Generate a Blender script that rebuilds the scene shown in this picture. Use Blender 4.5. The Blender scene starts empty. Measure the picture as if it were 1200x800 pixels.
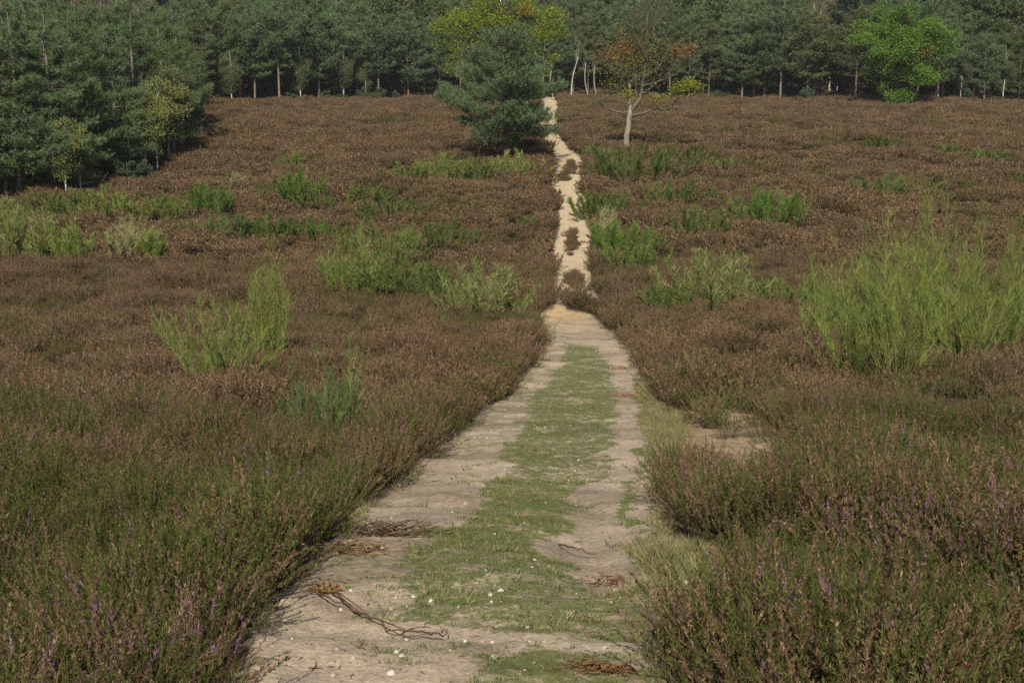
import bpy, math, random
import numpy as np
from math import radians as R, sin, cos, pi
from mathutils import Vector

S = bpy.context.scene
COL = S.collection

# ------------------------------------------------------------------ camera
F = 1667.0                      # focal length in units of a 1200 px wide frame
PITCH = math.atan(250.0 / F)
ZC = 1.7
cam_d = bpy.data.cameras.new('camera'); cam = bpy.data.objects.new('camera', cam_d); COL.objects.link(cam)
cam_d.sensor_width = 36; cam_d.lens = 36 * F / 1200; cam_d.clip_end = 6000; cam_d.clip_start = 0.1
cam.location = (0, 0, ZC); cam.rotation_euler = (pi / 2 - PITCH, 0, 0)
S.camera = cam

# ------------------------------------------------------------------ world and sun
SUN_EL, SUN_AZ = R(40), R(-175)            # azimuth from +Y: behind the camera, a little to the left
w = bpy.data.worlds.new('World'); S.world = w; w.use_nodes = True
nt = w.node_tree; bg = nt.nodes['Background']; bg.inputs[1].default_value = 0.06
sky = nt.nodes.new('ShaderNodeTexSky'); sky.sky_type = 'NISHITA'; sky.sun_disc = False
sky.sun_elevation = SUN_EL; sky.sun_rotation = SUN_AZ
nt.links.new(sky.outputs[0], bg.inputs[0])
sd = bpy.data.lights.new('sun', 'SUN'); sun = bpy.data.objects.new('sun', sd); COL.objects.link(sun)
sd.energy = 4.8; sd.angle = R(0.5); sd.color = (1, .915, .76)
sv = Vector((sin(SUN_AZ) * cos(SUN_EL), cos(SUN_AZ) * cos(SUN_EL), sin(SUN_EL)))
sun.rotation_euler = sv.to_track_quat('Z', 'Y').to_euler()
S.view_settings.view_transform = 'Standard'; S.view_settings.look = 'None'
S.view_settings.exposure = .18; S.view_settings.gamma = 1
S.cycles.max_bounces = 5; S.cycles.diffuse_bounces = 3; S.cycles.transmission_bounces = 3
S.cycles.glossy_bounces = 1; S.cycles.use_denoising = False

rng = np.random.default_rng(7)

# ------------------------------------------------------------------ numpy noise
_perm = np.random.default_rng(3).permutation(1024)
_val = np.random.default_rng(4).random(1024)
def vnoise(x, y):
    xi = np.floor(x).astype(int); yi = np.floor(y).astype(int)
    fx = x - xi; fy = y - yi; fx = fx * fx * (3 - 2 * fx); fy = fy * fy * (3 - 2 * fy)
    def g(a, b): return _val[_perm[(_perm[a & 1023] + b) & 1023]]
    return (g(xi, yi) * (1 - fx) + g(xi + 1, yi) * fx) * (1 - fy) + (g(xi, yi + 1) * (1 - fx) + g(xi + 1, yi + 1) * fx) * fy
def fbm(x, y, o=4):
    s = 0; a = .5; t = 0
    for k in range(o):
        s = s + a * vnoise(x * 2 ** k + 17.3 * k, y * 2 ** k + 5.1 * k); t += a; a *= .5
    return s / t

# ------------------------------------------------------------------ terrain
def ray(px, py):
    v = (400 - py) / F
    return (px - 600) / F, cos(PITCH) + v * sin(PITCH), -sin(PITCH) + v * cos(PITCH)
PROF = [(800, 6.3), (650, 8.9), (560, 14), (470, 23.5), (390, 38), (372, 43), (330, 49), (300, 55), (260, 62), (220, 70),
        (183, 80), (150, 100), (130, 125), (121, 144), (115, 158)]
pd = [-50, 0]; pz = [2.0, 0.0]
for y, d in PROF:
    _, a, b = ray(600, y); pd.append(d); pz.append(ZC + d * b / a)
pd += [185, 260, 350, 500, 900, 1500]; pz += [ZC + 5.5, ZC + 11.5, ZC + 18, ZC + 24, ZC + 30, ZC + 30]
_gd = np.arange(-60, 1500, .5); _gz = np.interp(_gd, pd, pz)
_sm = _gz.copy()
for _ in range(60): _sm[1:-1] = (_sm[:-2] + 2 * _sm[1:-1] + _sm[2:]) / 4
_wt = np.clip((_gd - 4) / 20, 0, 1); _gz = _gz * (1 - _wt) + _sm * _wt
def T(X, Y):
    X = np.asarray(X, float); Y = np.asarray(Y, float)
    z = np.interp(Y, _gd, _gz)
    off = np.clip((np.abs(X - 1) - 2) / 3, 0, 1)
    z = z + off * (fbm(X / 4, Y / 4, 2) - .5) * .25 + (fbm(X / 1.3 + 9, Y / 1.3, 2) - .5) * .06
    o2 = np.clip((np.abs(X - .9) - 1.9) / 1.6, 0, 1) * np.clip(Y / 8, 0, 1) * np.clip((190 - Y) / 20, 0, 1)
    z = z + o2 * ((fbm(X / 1.15 + 31, Y / 1.15 + 4, 2) - .5) * .52 * (1 - np.clip((Y - 30) / 40, 0, .6)) + (fbm(X / 3.1 + 11, Y / 3.1, 2) - .5) * .5)
    z = z + np.clip((np.abs(X) - 8) / 15, 0, 1) * (fbm(X / 18 + 3, Y / 18, 2) - .5) * .8 * np.clip(Y / 60, 0, 1)
    z = z + .22 * np.exp(-((X - 1.45) / .9) ** 2 - ((Y - 43.2) / .8) ** 2)          # sandy ledge where the narrow path begins
    return z
def project(X, Y, Z):
    dz = Z - ZC
    d = Y * cos(PITCH) - dz * sin(PITCH); u = Y * sin(PITCH) + dz * cos(PITCH)
    d = np.maximum(d, .05)
    return 600 + F * X / d, 400 - F * u / d
_td = np.concatenate([np.arange(3, 60, .1), np.arange(60, 400, .25)])
def at(px, py):
    a, b, c = ray(px, py)
    X = a / b * _td; Z = ZC + c / b * _td; h = Z - T(X, _td)
    k = int(np.argmax(h < 0)) if (h < 0).any() else len(_td) - 1
    return float(X[k]), float(_td[k]), float(T(X[k], _td[k]))
def inpoly(px, py, poly):
    r = np.zeros(px.shape, bool); n = len(poly)
    for i in range(n):
        x0, y0 = poly[i]; x1, y1 = poly[(i + 1) % n]
        if y0 == y1: continue
        c = ((y0 > py) != (y1 > py)) & (px < (x1 - x0) * (py - y0) / (y1 - y0) + x0)
        r ^= c
    return r
NEARP = [(-150, 1500), (275, 800), (289, 784), (300, 742), (302, 700), (345, 690), (360, 663), (392, 642), (407, 616), (434, 590), (470, 569),
         (486, 551), (512, 530), (549, 501), (565, 480), (598, 465), (617, 440), (636, 411), (637, 385), (630, 374), (632, 367), (652, 362),
         (690, 366), (712, 384), (742, 412), (755, 440), (768, 470), (795, 490), (805, 512), (788, 532), (778, 562), (776, 600), (785, 626), (822, 640),
         (858, 662), (862, 700), (835, 735), (790, 760), (778, 785), (800, 812), (1350, 1500)]
FARP = [(630, 370), (649, 361), (652, 345), (647, 330), (651, 307), (647, 298), (656, 266), (655, 240), (646, 214), (650, 191), (652, 184), (646, 172),
        (630, 154), (628, 142), (634, 128), (636, 114), (654, 114), (656, 128), (653, 139), (652, 154), (662, 168), (672, 177), (683, 186), (685, 199), (679, 214), (686, 236),
        (684, 251), (687, 264), (693, 274), (690, 300), (693, 334), (702, 352), (690, 350), (680, 342), (665, 344), (663, 362), (652, 372)]
SPOT1 = [(800, 486), (825, 472), (850, 478), (892, 486), (915, 508), (920, 548), (900, 575), (850, 572), (800, 560), (772, 530), (770, 496)]
SPOT2 = [(727, 366), (738, 362), (742, 384), (733, 384)]
ISL = [(669, 196, 7, 8), (660, 207, 6, 5), (670, 283, 8, 15), (673, 327, 12, 9)]
def isl(px, py, g=1.0):
    r = np.zeros(px.shape, bool)
    for x, y, a, b in ISL: r |= ((px - x) / a / g) ** 2 + ((py - y) / b / g) ** 2 < 1
    return r
def on_path(px, py):
    wx = px + (fbm(px / 9, py / 5, 2) - .5) * np.where(py < 372, 4, 10)
    w2 = px + (fbm(px / 14, py / 7, 3) - .5) * 60; y2 = py + (fbm(px / 12 + 9, py / 9, 3) - .5) * 26
    return (inpoly(wx, py, NEARP) | inpoly(wx, py, FARP) | (inpoly(w2, y2, SPOT1) & (vnoise(px / 8, py / 5) < .8)) | inpoly(wx, py, SPOT2)) & ~isl(px, py)
GRASS = [[(660, 404), (700, 404), (712, 425), (722, 448), (722, 485), (717, 522), (701, 558), (664, 590), (670, 611), (648, 637), (665, 669), (690, 692), (722, 694),
          (760, 680), (850, 650), (860, 700), (775, 758), (722, 748), (670, 737), (617, 742), (544, 738), (486, 722), (455, 700), (480, 655), (497, 627), (560, 611), (570, 585),
          (590, 558), (595, 532), (617, 495), (630, 459), (655, 430)],
         [(520, 1500), (555, 800), (560, 778), (640, 768), (720, 772), (790, 765), (800, 800), (1400, 1500)],
         [(742, 430), (770, 470), (800, 500), (770, 535), (752, 565), (750, 600), (770, 630), (835, 640), (830, 660), (760, 672), (735, 620), (735, 590), (738, 560), (752, 520), (744, 480)]]
THIN = [[(345, 690), (392, 642), (480, 640), (560, 600), (600, 620), (640, 700), (560, 730), (440, 725)], [(600, 440), (640, 400), (640, 480), (560, 560), (540, 530)],
        [(430, 800), (560, 745), (790, 745), (790, 800)]]
def soft(px, py, polys, r=7, n=10):
    s = np.zeros(px.shape); g = np.random.default_rng(1)
    for _ in range(n):
        dx, dy = g.normal(0, r, 2); m = np.zeros(px.shape, bool)
        for p in polys: m |= inpoly(px + dx, py + dy * .6, p)
        s += m
    return s / n

# ------------------------------------------------------------------ mesh helpers
def mesh_np(name, verts, tris, col=None, mats=(), midx=None, smooth=False):
    me = bpy.data.meshes.new(name)
    verts = np.asarray(verts, np.float32); tris = np.asarray(tris, np.int32)
    me.vertices.add(len(verts)); me.vertices.foreach_set('co', verts.ravel())
    k = tris.shape[1]
    me.loops.add(tris.size); me.loops.foreach_set('vertex_index', tris.ravel())
    me.polygons.add(len(tris)); me.polygons.foreach_set('loop_start', np.arange(0, tris.size, k, dtype=np.int32))
    me.polygons.foreach_set('loop_total', np.full(len(tris), k, np.int32))
    if smooth: me.polygons.foreach_set('use_smooth', np.ones(len(tris), bool))
    for m in mats: me.materials.append(m)
    if midx is not None: me.polygons.foreach_set('material_index', np.asarray(midx, np.int32))
    if col is not None:
        a = me.color_attributes.new('col', 'FLOAT_COLOR', 'POINT')
        c = np.ones((len(verts), 4), np.float32); c[:, :3] = col; a.data.foreach_set('color', c.ravel())
    me.update(calc_edges=True); me.validate()
    return me
def norm(v): return v / np.maximum(np.linalg.norm(v, axis=-1, keepdims=True), 1e-9)
class Geo:
    """collects triangles with a colour per vertex"""
    def __init__(s): s.v = []; s.t = []; s.c = []; s.n = 0
    def add(s, v, t, c):
        v = np.asarray(v).reshape(-1, 3); s.v.append(v); s.t.append(np.asarray(t) + s.n)
        c = np.asarray(c, float)
        if c.ndim == 1: c = np.broadcast_to(c, (len(v), 3))
        s.c.append(c); s.n += len(v)
    def blades(s, p, d, L, W, c, g):
        n = len(p); d = norm(d); side = norm(np.cross(d, g.normal(size=(n, 3)))) * (np.broadcast_to(W, (n,))[:, None] / 2)
        v = np.stack([p - side, p + side, p + d * np.broadcast_to(L, (n,))[:, None]], 1)
        s.add(v, np.arange(3 * n).reshape(n, 3), np.repeat(np.broadcast_to(c, (n, 3)), 3, 0))
    def diamonds(s, p, d, L, W, c, g):
        n = len(p); d = norm(d); L = np.broadcast_to(L, (n,))[:, None]
        side = norm(np.cross(d, g.normal(size=(n, 3)))) * (np.broadcast_to(W, (n,))[:, None] / 2)
        v = np.stack([p, p + d * L * .45 + side, p + d * L, p + d * L * .45 - side], 1)
        i = np.arange(n)[:, None] * 4
        t = np.concatenate([i + [0, 1, 2], i + [0, 2, 3]], 0)
        s.add(v, t, np.repeat(np.broadcast_to(c, (n, 3)), 4, 0))
    def tube(s, pts, rad, c, k=6):
        pts = np.asarray(pts, float); n = len(pts); tan = norm(np.gradient(pts, axis=0))
        a = norm(np.cross(tan, [.31, .95, .12])); b = np.cross(tan, a); th = np.arange(k) / k * 2 * pi
        ring = pts[:, None] + (a[:, None] * np.cos(th)[None, :, None] + b[:, None] * np.sin(th)[None, :, None]) * np.asarray(rad)[:, None, None]
        q = []
        for i in range(n - 1):
            for j in range(k):
                A = i * k + j; B = i * k + (j + 1) % k; q += [(A, B, B + k), (A, B + k, A + k)]
        s.add(ring.reshape(-1, 3), q, c)
    def mesh(s, name, mat):
        return mesh_np(name, np.concatenate(s.v), np.concatenate(s.t), np.concatenate(s.c), [mat])
def join(name, geos, mats):
    v = []; t = []; c = []; m = []; n = 0
    for i, g in enumerate(geos):
        gv = np.concatenate(g.v); gt = np.concatenate(g.t); v.append(gv); t.append(gt + n); c.append(np.concatenate(g.c)); m.append(np.full(len(gt), i)); n += len(gv)
    return mesh_np(name, np.concatenate(v), np.concatenate(t), np.concatenate(c), mats, np.concatenate(m))
def ob(name, me, parent=None, label=None, cat=None, group=None, kind=None, loc=None, link=True):
    o = bpy.data.objects.new(name, me)
    if link: COL.objects.link(o)
    if parent: o.parent = parent
    if label: o['label'] = label
    if cat: o['category'] = cat
    if group: o['group'] = group
    if kind: o['kind'] = kind
    if loc is not None: o.location = loc
    return o
def copy_tree(o, **kw):
    c = o.copy(); COL.objects.link(c)
    for ch in o.children:
        d = ch.copy(); COL.objects.link(d); d.parent = c
    for k, v in kw.items():
        if v: c[k] = v
    return c

# ------------------------------------------------------------------ materials
def mat_leaf(name, transl=.25, rough=.65, var=.25, spec=.15, sat=1.0):
    m = bpy.data.materials.new(name); m.use_nodes = True; n = m.node_tree; N = n.nodes; L = n.links
    b = N['Principled BSDF']; b.inputs['Roughness'].default_value = rough; b.inputs['Specular IOR Level'].default_value = spec
    at_ = N.new('ShaderNodeAttribute'); at_.attribute_name = 'col'
    oi = N.new('ShaderNodeObjectInfo')
    mr = N.new('ShaderNodeMapRange'); mr.inputs[3].default_value = 1 - var; mr.inputs[4].default_value = 1 + var; L.new(oi.outputs['Random'], mr.inputs[0])
    hs = N.new('ShaderNodeHueSaturation'); L.new(at_.outputs[0], hs.inputs['Color']); L.new(mr.outputs[0], hs.inputs['Value']); hs.inputs['Saturation'].default_value = sat
    L.new(hs.outputs[0], b.inputs['Base Color'])
    if transl:
        t = N.new('ShaderNodeBsdfTranslucent'); L.new(hs.outputs[0], t.inputs[0]); mx = N.new('ShaderNodeMixShader'); mx.inputs[0].default_value = transl
        L.new(b.outputs[0], mx.inputs[1]); L.new(t.outputs[0], mx.inputs[2]); L.new(mx.outputs[0], N['Material Output'].inputs[0])
    return m
def mat_bark(name, scale=12, contrast=.5):
    m = bpy.data.materials.new(name); m.use_nodes = True; n = m.node_tree; N = n.nodes; L = n.links
    b = N['Principled BSDF']; b.inputs['Roughness'].default_value = .9; b.inputs['Specular IOR Level'].default_value = .1
    at_ = N.new('ShaderNodeAttribute'); at_.attribute_name = 'col'
    tc = N.new('ShaderNodeTexCoord'); mp = N.new('ShaderNodeMapping'); mp.inputs['Scale'].default_value = (scale, scale, scale * .3); L.new(tc.outputs['Object'], mp.inputs[0])
    no = N.new('ShaderNodeTexNoise'); no.inputs['Scale'].default_value = 1; no.inputs['Detail'].default_value = 5; L.new(mp.outputs[0], no.inputs[0])
    mr = N.new('ShaderNodeMapRange'); mr.inputs[1].default_value = .3; mr.inputs[2].default_value = .7; mr.inputs[3].default_value = 1 - contrast; mr.inputs[4].default_value = 1 + contrast * .4; L.new(no.outputs[0], mr.inputs[0])
    hs = N.new('ShaderNodeHueSaturation'); L.new(at_.outputs[0], hs.inputs['Color']); L.new(mr.outputs[0], hs.inputs['Value']); L.new(hs.outputs[0], b.inputs['Base Color'])
    bp = N.new('ShaderNodeBump'); bp.inputs['Strength'].default_value = .5; bp.inputs['Distance'].default_value = .02; L.new(no.outputs[0], bp.inputs['Height']); L.new(bp.outputs[0], b.inputs['Normal'])
    return m
M_HEATH = mat_leaf('heather_foliage', .2, .7, .3, .1)
M_BROOM = mat_leaf('broom_stems', .25, .55, .12, .25)
M_GRASS = mat_leaf('grass_blades', .3, .6, .25, .2)
M_NEEDLE = mat_leaf('pine_needles', .28, .6, .14, .25)
M_LEAF = mat_leaf('broad_leaves', .35, .5, .1, .3)
M_BARK = mat_bark('bark'); M_TWIG = mat_bark('dry_wood', 30, .4); M_STONE = mat_bark('flint', 8, .3)

# ------------------------------------------------------------------ ground sheet
def ground():
    XL = 620
    xs = np.unique(np.round(np.concatenate([np.arange(-2.7, 5.2, .05), -2.7 - np.cumsum(np.minimum(.05 * 1.06 ** np.arange(126), 18)), 5.2 + np.cumsum(np.minimum(.05 * 1.06 ** np.arange(126), 18))]), 3))
    ys = [2.5]
    while ys[-1] < 48: ys.append(ys[-1] + max(.035, .0055 * ys[-1]))
    while ys[-1] < 170: ys.append(ys[-1] + .35)
    while ys[-1] < 900: ys.append(ys[-1] * 1.04)
    ys = [-60, -20, -8, -3, 0, 1.2] + ys
    ys = np.array(ys); nx, ny = len(xs), len(ys)
    X, Y = np.meshgrid(xs, ys); X = X.ravel(); Y = Y.ravel(); Z = T(X, Y)
    px, py = project(X, np.maximum(Y, 2.5), Z)
    sand = np.zeros(X.shape)
    g = np.random.default_rng(2)
    for _ in range(5):
        dx, dy = g.normal(0, 2.5, 2) if _ else (0, 0)
        wx = px + dx * np.clip(py / 500, .3, 1.5) + (fbm(X * 1.3, Y * 1.3, 3) - .5) * 30 * np.clip((py - 380) / 200, 0, 1); yy = py + dy * .4
        sand += (inpoly(wx, yy, NEARP) | inpoly(wx, yy, FARP) | inpoly(wx, yy, SPOT1) | inpoly(wx, yy, SPOT2)) & ~isl(px, py, .8)
    sand /= 5
    wx = px + (fbm(X * 2, Y * 2 + 7, 4) - .5) * 75 * np.clip((py - 380) / 200, 0.1, 1.4); wy = py + (fbm(X * 2 + 40, Y * 2, 4) - .5) * 50 * np.clip((py - 380) / 200, 0, 1)
    gr = soft(wx, wy, GRASS, 6) + .45 * soft(wx, wy, THIN, 16)
    gr = np.clip(gr, 0, 1) * sand * (py > 395) * (Y > 0)
    gr = np.maximum(gr, .45 * inpoly(px, py, [(770, 440), (960, 440), (960, 580), (770, 580)]) * sand * (Y > 0))
    rut = np.exp(-((px - 700 - (py - 600) * .0) / 60) ** 2) * np.exp(-((py - 640) / 60) ** 2) * (Y > 3) * (Y < 20)
    Z = Z - .10 * rut + sand * (Y < 60) * ((fbm(X * 5, Y * 5, 3) - .5) * .06 + (fbm(X * 1.8, Y * 1.8, 2) - .5) * .09)
    soil = np.array([.060, .040, .028]); sn = np.array([.50, .405, .30]); sf = np.array([.56, .455, .305]); och = np.array([.50, .365, .20])
    far = np.clip((Y - 35) / 12, 0, 1)[:, None]
    s_ = sn * (1 - far) + sf * far
    oc = np.exp(-((X - 1.45) / 1.0) ** 2 - ((Y - 42.4) / 2.4) ** 2)[:, None]
    s_ = s_ * (1 - oc) + och * oc
    dk = (np.clip(fbm(X * .9 + 5, Y * 1.4, 4) * 4.2 - 1.75, 0, 1) * .55 * (1 - far[:, 0]))[:, None]
    s_ = s_ * (1 - dk) + np.array([.23, .17, .12]) * dk
    sp = inpoly(px, py, [(765, 440), (960, 440), (960, 590), (765, 590)])[:, None] * (Y > 12)[:, None] * (Y < 30)[:, None]; s_ = np.where(sp, s_ * np.array([.78, .70, .60]) * (.6 + .8 * fbm(X * 4, Y * 4, 3))[:, None], s_)
    c = soil * (1 - sand[:, None]) + s_ * sand[:, None]
    idx = np.arange(nx * ny).reshape(ny, nx)
    q = np.stack([idx[:-1, :-1].ravel(), idx[:-1, 1:].ravel(), idx[1:, 1:].ravel(), idx[1:, :-1].ravel()], 1)
    m = bpy.data.materials.new('sandy_ground'); m.use_nodes = True; n = m.node_tree; N = n.nodes; L = n.links
    me = mesh_np('heath_ground', np.stack([X, Y, Z], 1), q, c, [m], smooth=True)
    a = me.attributes.new('grass', 'FLOAT', 'POINT'); a.data.foreach_set('value', gr.astype(np.float32))
    a = me.attributes.new('sand', 'FLOAT', 'POINT'); a.data.foreach_set('value', sand.astype(np.float32))
    b = N['Principled BSDF']; b.inputs['Roughness'].default_value = .95; b.inputs['Specular IOR Level'].default_value = .1
    tc = N.new('ShaderNodeTexCoord')
    def noise(s, d=6, r=.6):
        o = N.new('ShaderNodeTexNoise'); o.inputs['Scale'].default_value = s; o.inputs['Detail'].default_value = d; o.inputs['Roughness'].default_value = r
        L.new(tc.outputs['Object'], o.inputs[0]); return o.outputs[0]
    def attr(nm):
        o = N.new('ShaderNodeAttribute'); o.attribute_name = nm; return o
    def mr(i, a_, b_, c_, d_):
        o = N.new('ShaderNodeMapRange'); L.new(i, o.inputs[0])
        for k, v in enumerate((a_, b_, c_, d_)): o.inputs[k + 1].default_value = v
        return o.outputs[0]
    def mix(f, a_, b_):
        o = N.new('ShaderNodeMix'); o.data_type = 'RGBA'
        if isinstance(f, float): o.inputs[0].default_value = f
        else: L.new(f, o.inputs[0])
        for k, v in ((6, a_), (7, b_)):
            if isinstance(v, tuple): o.inputs[k].default_value = (*v, 1)
            else: L.new(v, o.inputs[k])
        return o.outputs[2]
    def math_(op, a_, b_):
        o = N.new('ShaderNodeMath'); o.operation = op
        for k, v in enumerate((a_, b_)):
            if isinstance(v, (int, float)): o.inputs[k].default_value = v
            else: L.new(v, o.inputs[k])
        return o.outputs[0]
    base = attr('col').outputs[0]
    n1 = noise(3.5, 8, .7); n2 = noise(28, 6, .7); n3 = noise(110, 3, .6)
    hs = N.new('ShaderNodeHueSaturation'); L.new(base, hs.inputs['Color']); L.new(math_('MULTIPLY', mr(n1, .3, .7, .68, 1.2), mr(n2, .3, .7, .7, 1.22)), hs.inputs['Value'])
    c1 = hs.outputs[0]
    # dark humus crumbs and pale grit
    crumb = math_('MULTIPLY', mr(n3, .56, .62, 0, 1), mr(n1, .45, .6, 0, .75)); c1 = mix(crumb, c1, (.09, .06, .04))
    vo = N.new('ShaderNodeTexVoronoi'); vo.inputs['Scale'].default_value = 45; L.new(tc.outputs['Object'], vo.inputs[0])
    grit = math_('MULTIPLY', mr(vo.outputs[0], .12, .2, 1, 0), math_('MULTIPLY', attr('sand').outputs['Fac'], mr(noise(2.2), .45, .6, 0, .8))); c1 = mix(grit, c1, (.60, .52, .42))
    gm = math_('ADD', math_('MULTIPLY', attr('grass').outputs['Fac'], .93), mr(noise(6.5, 9, .85), .32, .68, -.95, .6)); gm = math_('ADD', gm, mr(noise(1.4, 3, .6), .3, .7, -.35, .25)); gm = mr(gm, .30, .70, 0, 1)
    gc = mix(mr(noise(14), .35, .65, 0, 1), (.105, .160, .032), (.185, .19, .065))
    gc = mix(mr(n3, .4, .65, 0, .7), gc, (.04, .055, .015))
    c2 = mix(math_('MULTIPLY', gm, .82), c1, gc)
    L.new(c2, b.inputs['Base Color'])
    bp = N.new('ShaderNodeBump'); bp.inputs['Strength'].default_value = .8; bp.inputs['Distance'].default_value = .03
    L.new(math_('ADD', n1, math_('MULTIPLY', n2, .5)), bp.inputs['Height']); L.new(bp.outputs[0], b.inputs['Normal'])
    ob('ground', me, kind='structure')
ground()

# ------------------------------------------------------------------ instancing of uncountable growth
def scatter(name, meshes, P, scale, idx, label, cat, tilt=.12, zs=None, g=rng):
    src = bpy.data.collections.new(name + '_source')
    for i, m in enumerate(meshes):
        o = bpy.data.objects.new('%s_sprig_%02d' % (name, i), m); src.objects.link(o)
    me = bpy.data.meshes.new(name); me.vertices.add(len(P)); me.vertices.foreach_set('co', np.asarray(P, np.float32).ravel())
    n = len(P)
    rot = np.stack([g.normal(0, tilt, n), g.normal(0, tilt, n), g.random(n) * 2 * pi], 1).astype(np.float32)
    sc = np.repeat(np.asarray(scale, np.float32)[:, None], 3, 1)
    if zs is not None: sc[:, 2] *= zs
    a = me.attributes.new('rot', 'FLOAT_VECTOR', 'POINT'); a.data.foreach_set('vector', rot.ravel())
    a = me.attributes.new('scl', 'FLOAT_VECTOR', 'POINT'); a.data.foreach_set('vector', sc.ravel())
    a = me.attributes.new('idx', 'INT', 'POINT'); a.data.foreach_set('value', np.asarray(idx, np.int32))
    o = ob(name, me, label=label, cat=cat, kind='stuff')
    ng = bpy.data.node_groups.new(name, 'GeometryNodeTree')
    ng.interface.new_socket('Geometry', in_out='INPUT', socket_type='NodeSocketGeometry'); ng.interface.new_socket('Geometry', in_out='OUTPUT', socket_type='NodeSocketGeometry')
    N = ng.nodes; L = ng.links
    gi = N.new('NodeGroupInput'); go = N.new('NodeGroupOutput'); ip = N.new('GeometryNodeInstanceOnPoints')
    ci = N.new('GeometryNodeCollectionInfo'); ci.inputs[0].default_value = src; ci.inputs['Separate Children'].default_value = True; ci.inputs['Reset Children'].default_value = True
    def na(nm, ty):
        x = N.new('GeometryNodeInputNamedAttribute'); x.data_type = ty; x.inputs[0].default_value = nm; return x.outputs[0]
    e2r = N.new('FunctionNodeEulerToRotation'); L.new(na('rot', 'FLOAT_VECTOR'), e2r.inputs[0])
    L.new(gi.outputs[0], ip.inputs['Points']); L.new(ci.outputs[0], ip.inputs['Instance']); ip.inputs['Pick Instance'].default_value = True
    L.new(na('idx', 'INT'), ip.inputs['Instance Index']); L.new(e2r.outputs[0], ip.inputs['Rotation']); L.new(na('scl', 'FLOAT_VECTOR'), ip.inputs['Scale'])
    L.new(ip.outputs[0], go.inputs[0])
    md = o.modifiers.new('growth', 'NODES'); md.node_group = ng
    return o
def jgrid(y0, y1, sp, margin=1.18, pad=1.0, g=rng):
    n_y = int((y1 - y0) / sp); out = []
    for i in range(n_y):
        y = y0 + (i + .5) * sp; hw = y * 600 / F * margin + pad; xs = np.arange(-hw, hw, sp)
        out.append(np.stack([xs + g.uniform(-.5, .5, len(xs)) * sp, np.full(len(xs), y) + g.uniform(-.5, .5, len(xs)) * sp], 1))
    return np.concatenate(out)

# ------------------------------------------------------------------ heather
C_GRN = np.array([.072, .098, .024]); C_GRN2 = np.array([.120, .130, .036]); C_WOOD = np.array([.095, .068, .044])
C_BRN = np.array([.160, .107, .049]); C_PNK = np.array([.175, .109, .076]); C_PUR = np.array([.25, .135, .21]); C_TAN = np.array([.30, .215, .13])
def heather_mesh(name, seed, Rr, H, ns, nsh, w_, ll, brown, purple=.03):
    g = np.random.default_rng(seed); G = Geo()
    n = ns; r = Rr * np.sqrt(g.random(n)); th = g.random(n) * 2 * pi
    base = np.stack([r * np.cos(th) * .55, r * np.sin(th) * .55, np.zeros(n) - .05], 1)
    out = np.stack([np.cos(th), np.sin(th), np.zeros(n)], 1) * (r / Rr * .75)[:, None]
    d = norm(out * .9 + np.array([0, 0, 1.]) + g.normal(0, .2, (n, 3)))
    Lg = H * g.uniform(.5, 1.12, n) * (1 - .12 * (r / Rr))
    G.blades(base, d, Lg, w_ * 1.0, C_WOOD, g)
    t = np.sqrt(g.uniform(.12, 1, (n, nsh))); bend = g.normal(0, .05, (n, 1, 3))
    p = base[:, None] + d[:, None] * (t * Lg[:, None])[..., None] + bend * (t ** 2)[..., None]
    p = p.reshape(-1, 3); dd = (np.repeat(d, nsh, 0) * .9 + g.normal(0, .55, (n * nsh, 3)) + [0, 0, .5])
    sprig_b = np.repeat(g.random(n) < brown, nsh); tt = t.ravel(); k = len(p)
    fl = (g.random(k) < (tt - .32) * 2.3) & sprig_b
    c = C_GRN + (C_GRN2 - C_GRN) * g.random((k, 1)); wood = g.random(k) < .08; c[wood] = C_WOOD
    cf = C_BRN + (C_PNK - C_BRN) * (np.repeat(g.random((n, 1)), nsh, 0) * .5 + g.random((k, 1)) * .5); tn = g.random(k) < .16; cf[tn] = C_TAN
    pu = np.repeat(g.random(n) < purple, nsh) & (tt > .8) & (g.random(k) < .55); cf[pu] = C_PUR; fl |= pu
    c = np.where(fl[:, None], cf, c) * g.uniform(.7, 1.3, (k, 1))
    Ls = g.uniform(ll * .55, ll * 1.2, k); Ws = w_ * g.uniform(.7, 1.3, k)
    G.diamonds(p, dd, Ls, Ws, c, g)
    return G.mesh(name, M_HEATH)
def cells(X, Y, c):
    # distance to the middle of the nearest heather bush, and that bush's own random number
    i0 = np.floor(X / c).astype(int); j0 = np.floor(Y / c).astype(int); best = np.full(X.shape, 9.); rid = np.zeros(X.shape)
    for di in (-1, 0, 1):
        for dj in (-1, 0, 1):
            i, j = i0 + di, j0 + dj; h = _perm[(_perm[i & 1023] + j) & 1023]
            d = np.hypot(X / c - i - _val[h], Y / c - j - _val[(h + 331) & 1023]) / (.75 + .5 * _val[(h + 77) & 1023])
            m = d < best; best = np.where(m, d, best); rid = np.where(m, _val[(h + 577) & 1023], rid)
    return best, rid
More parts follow.
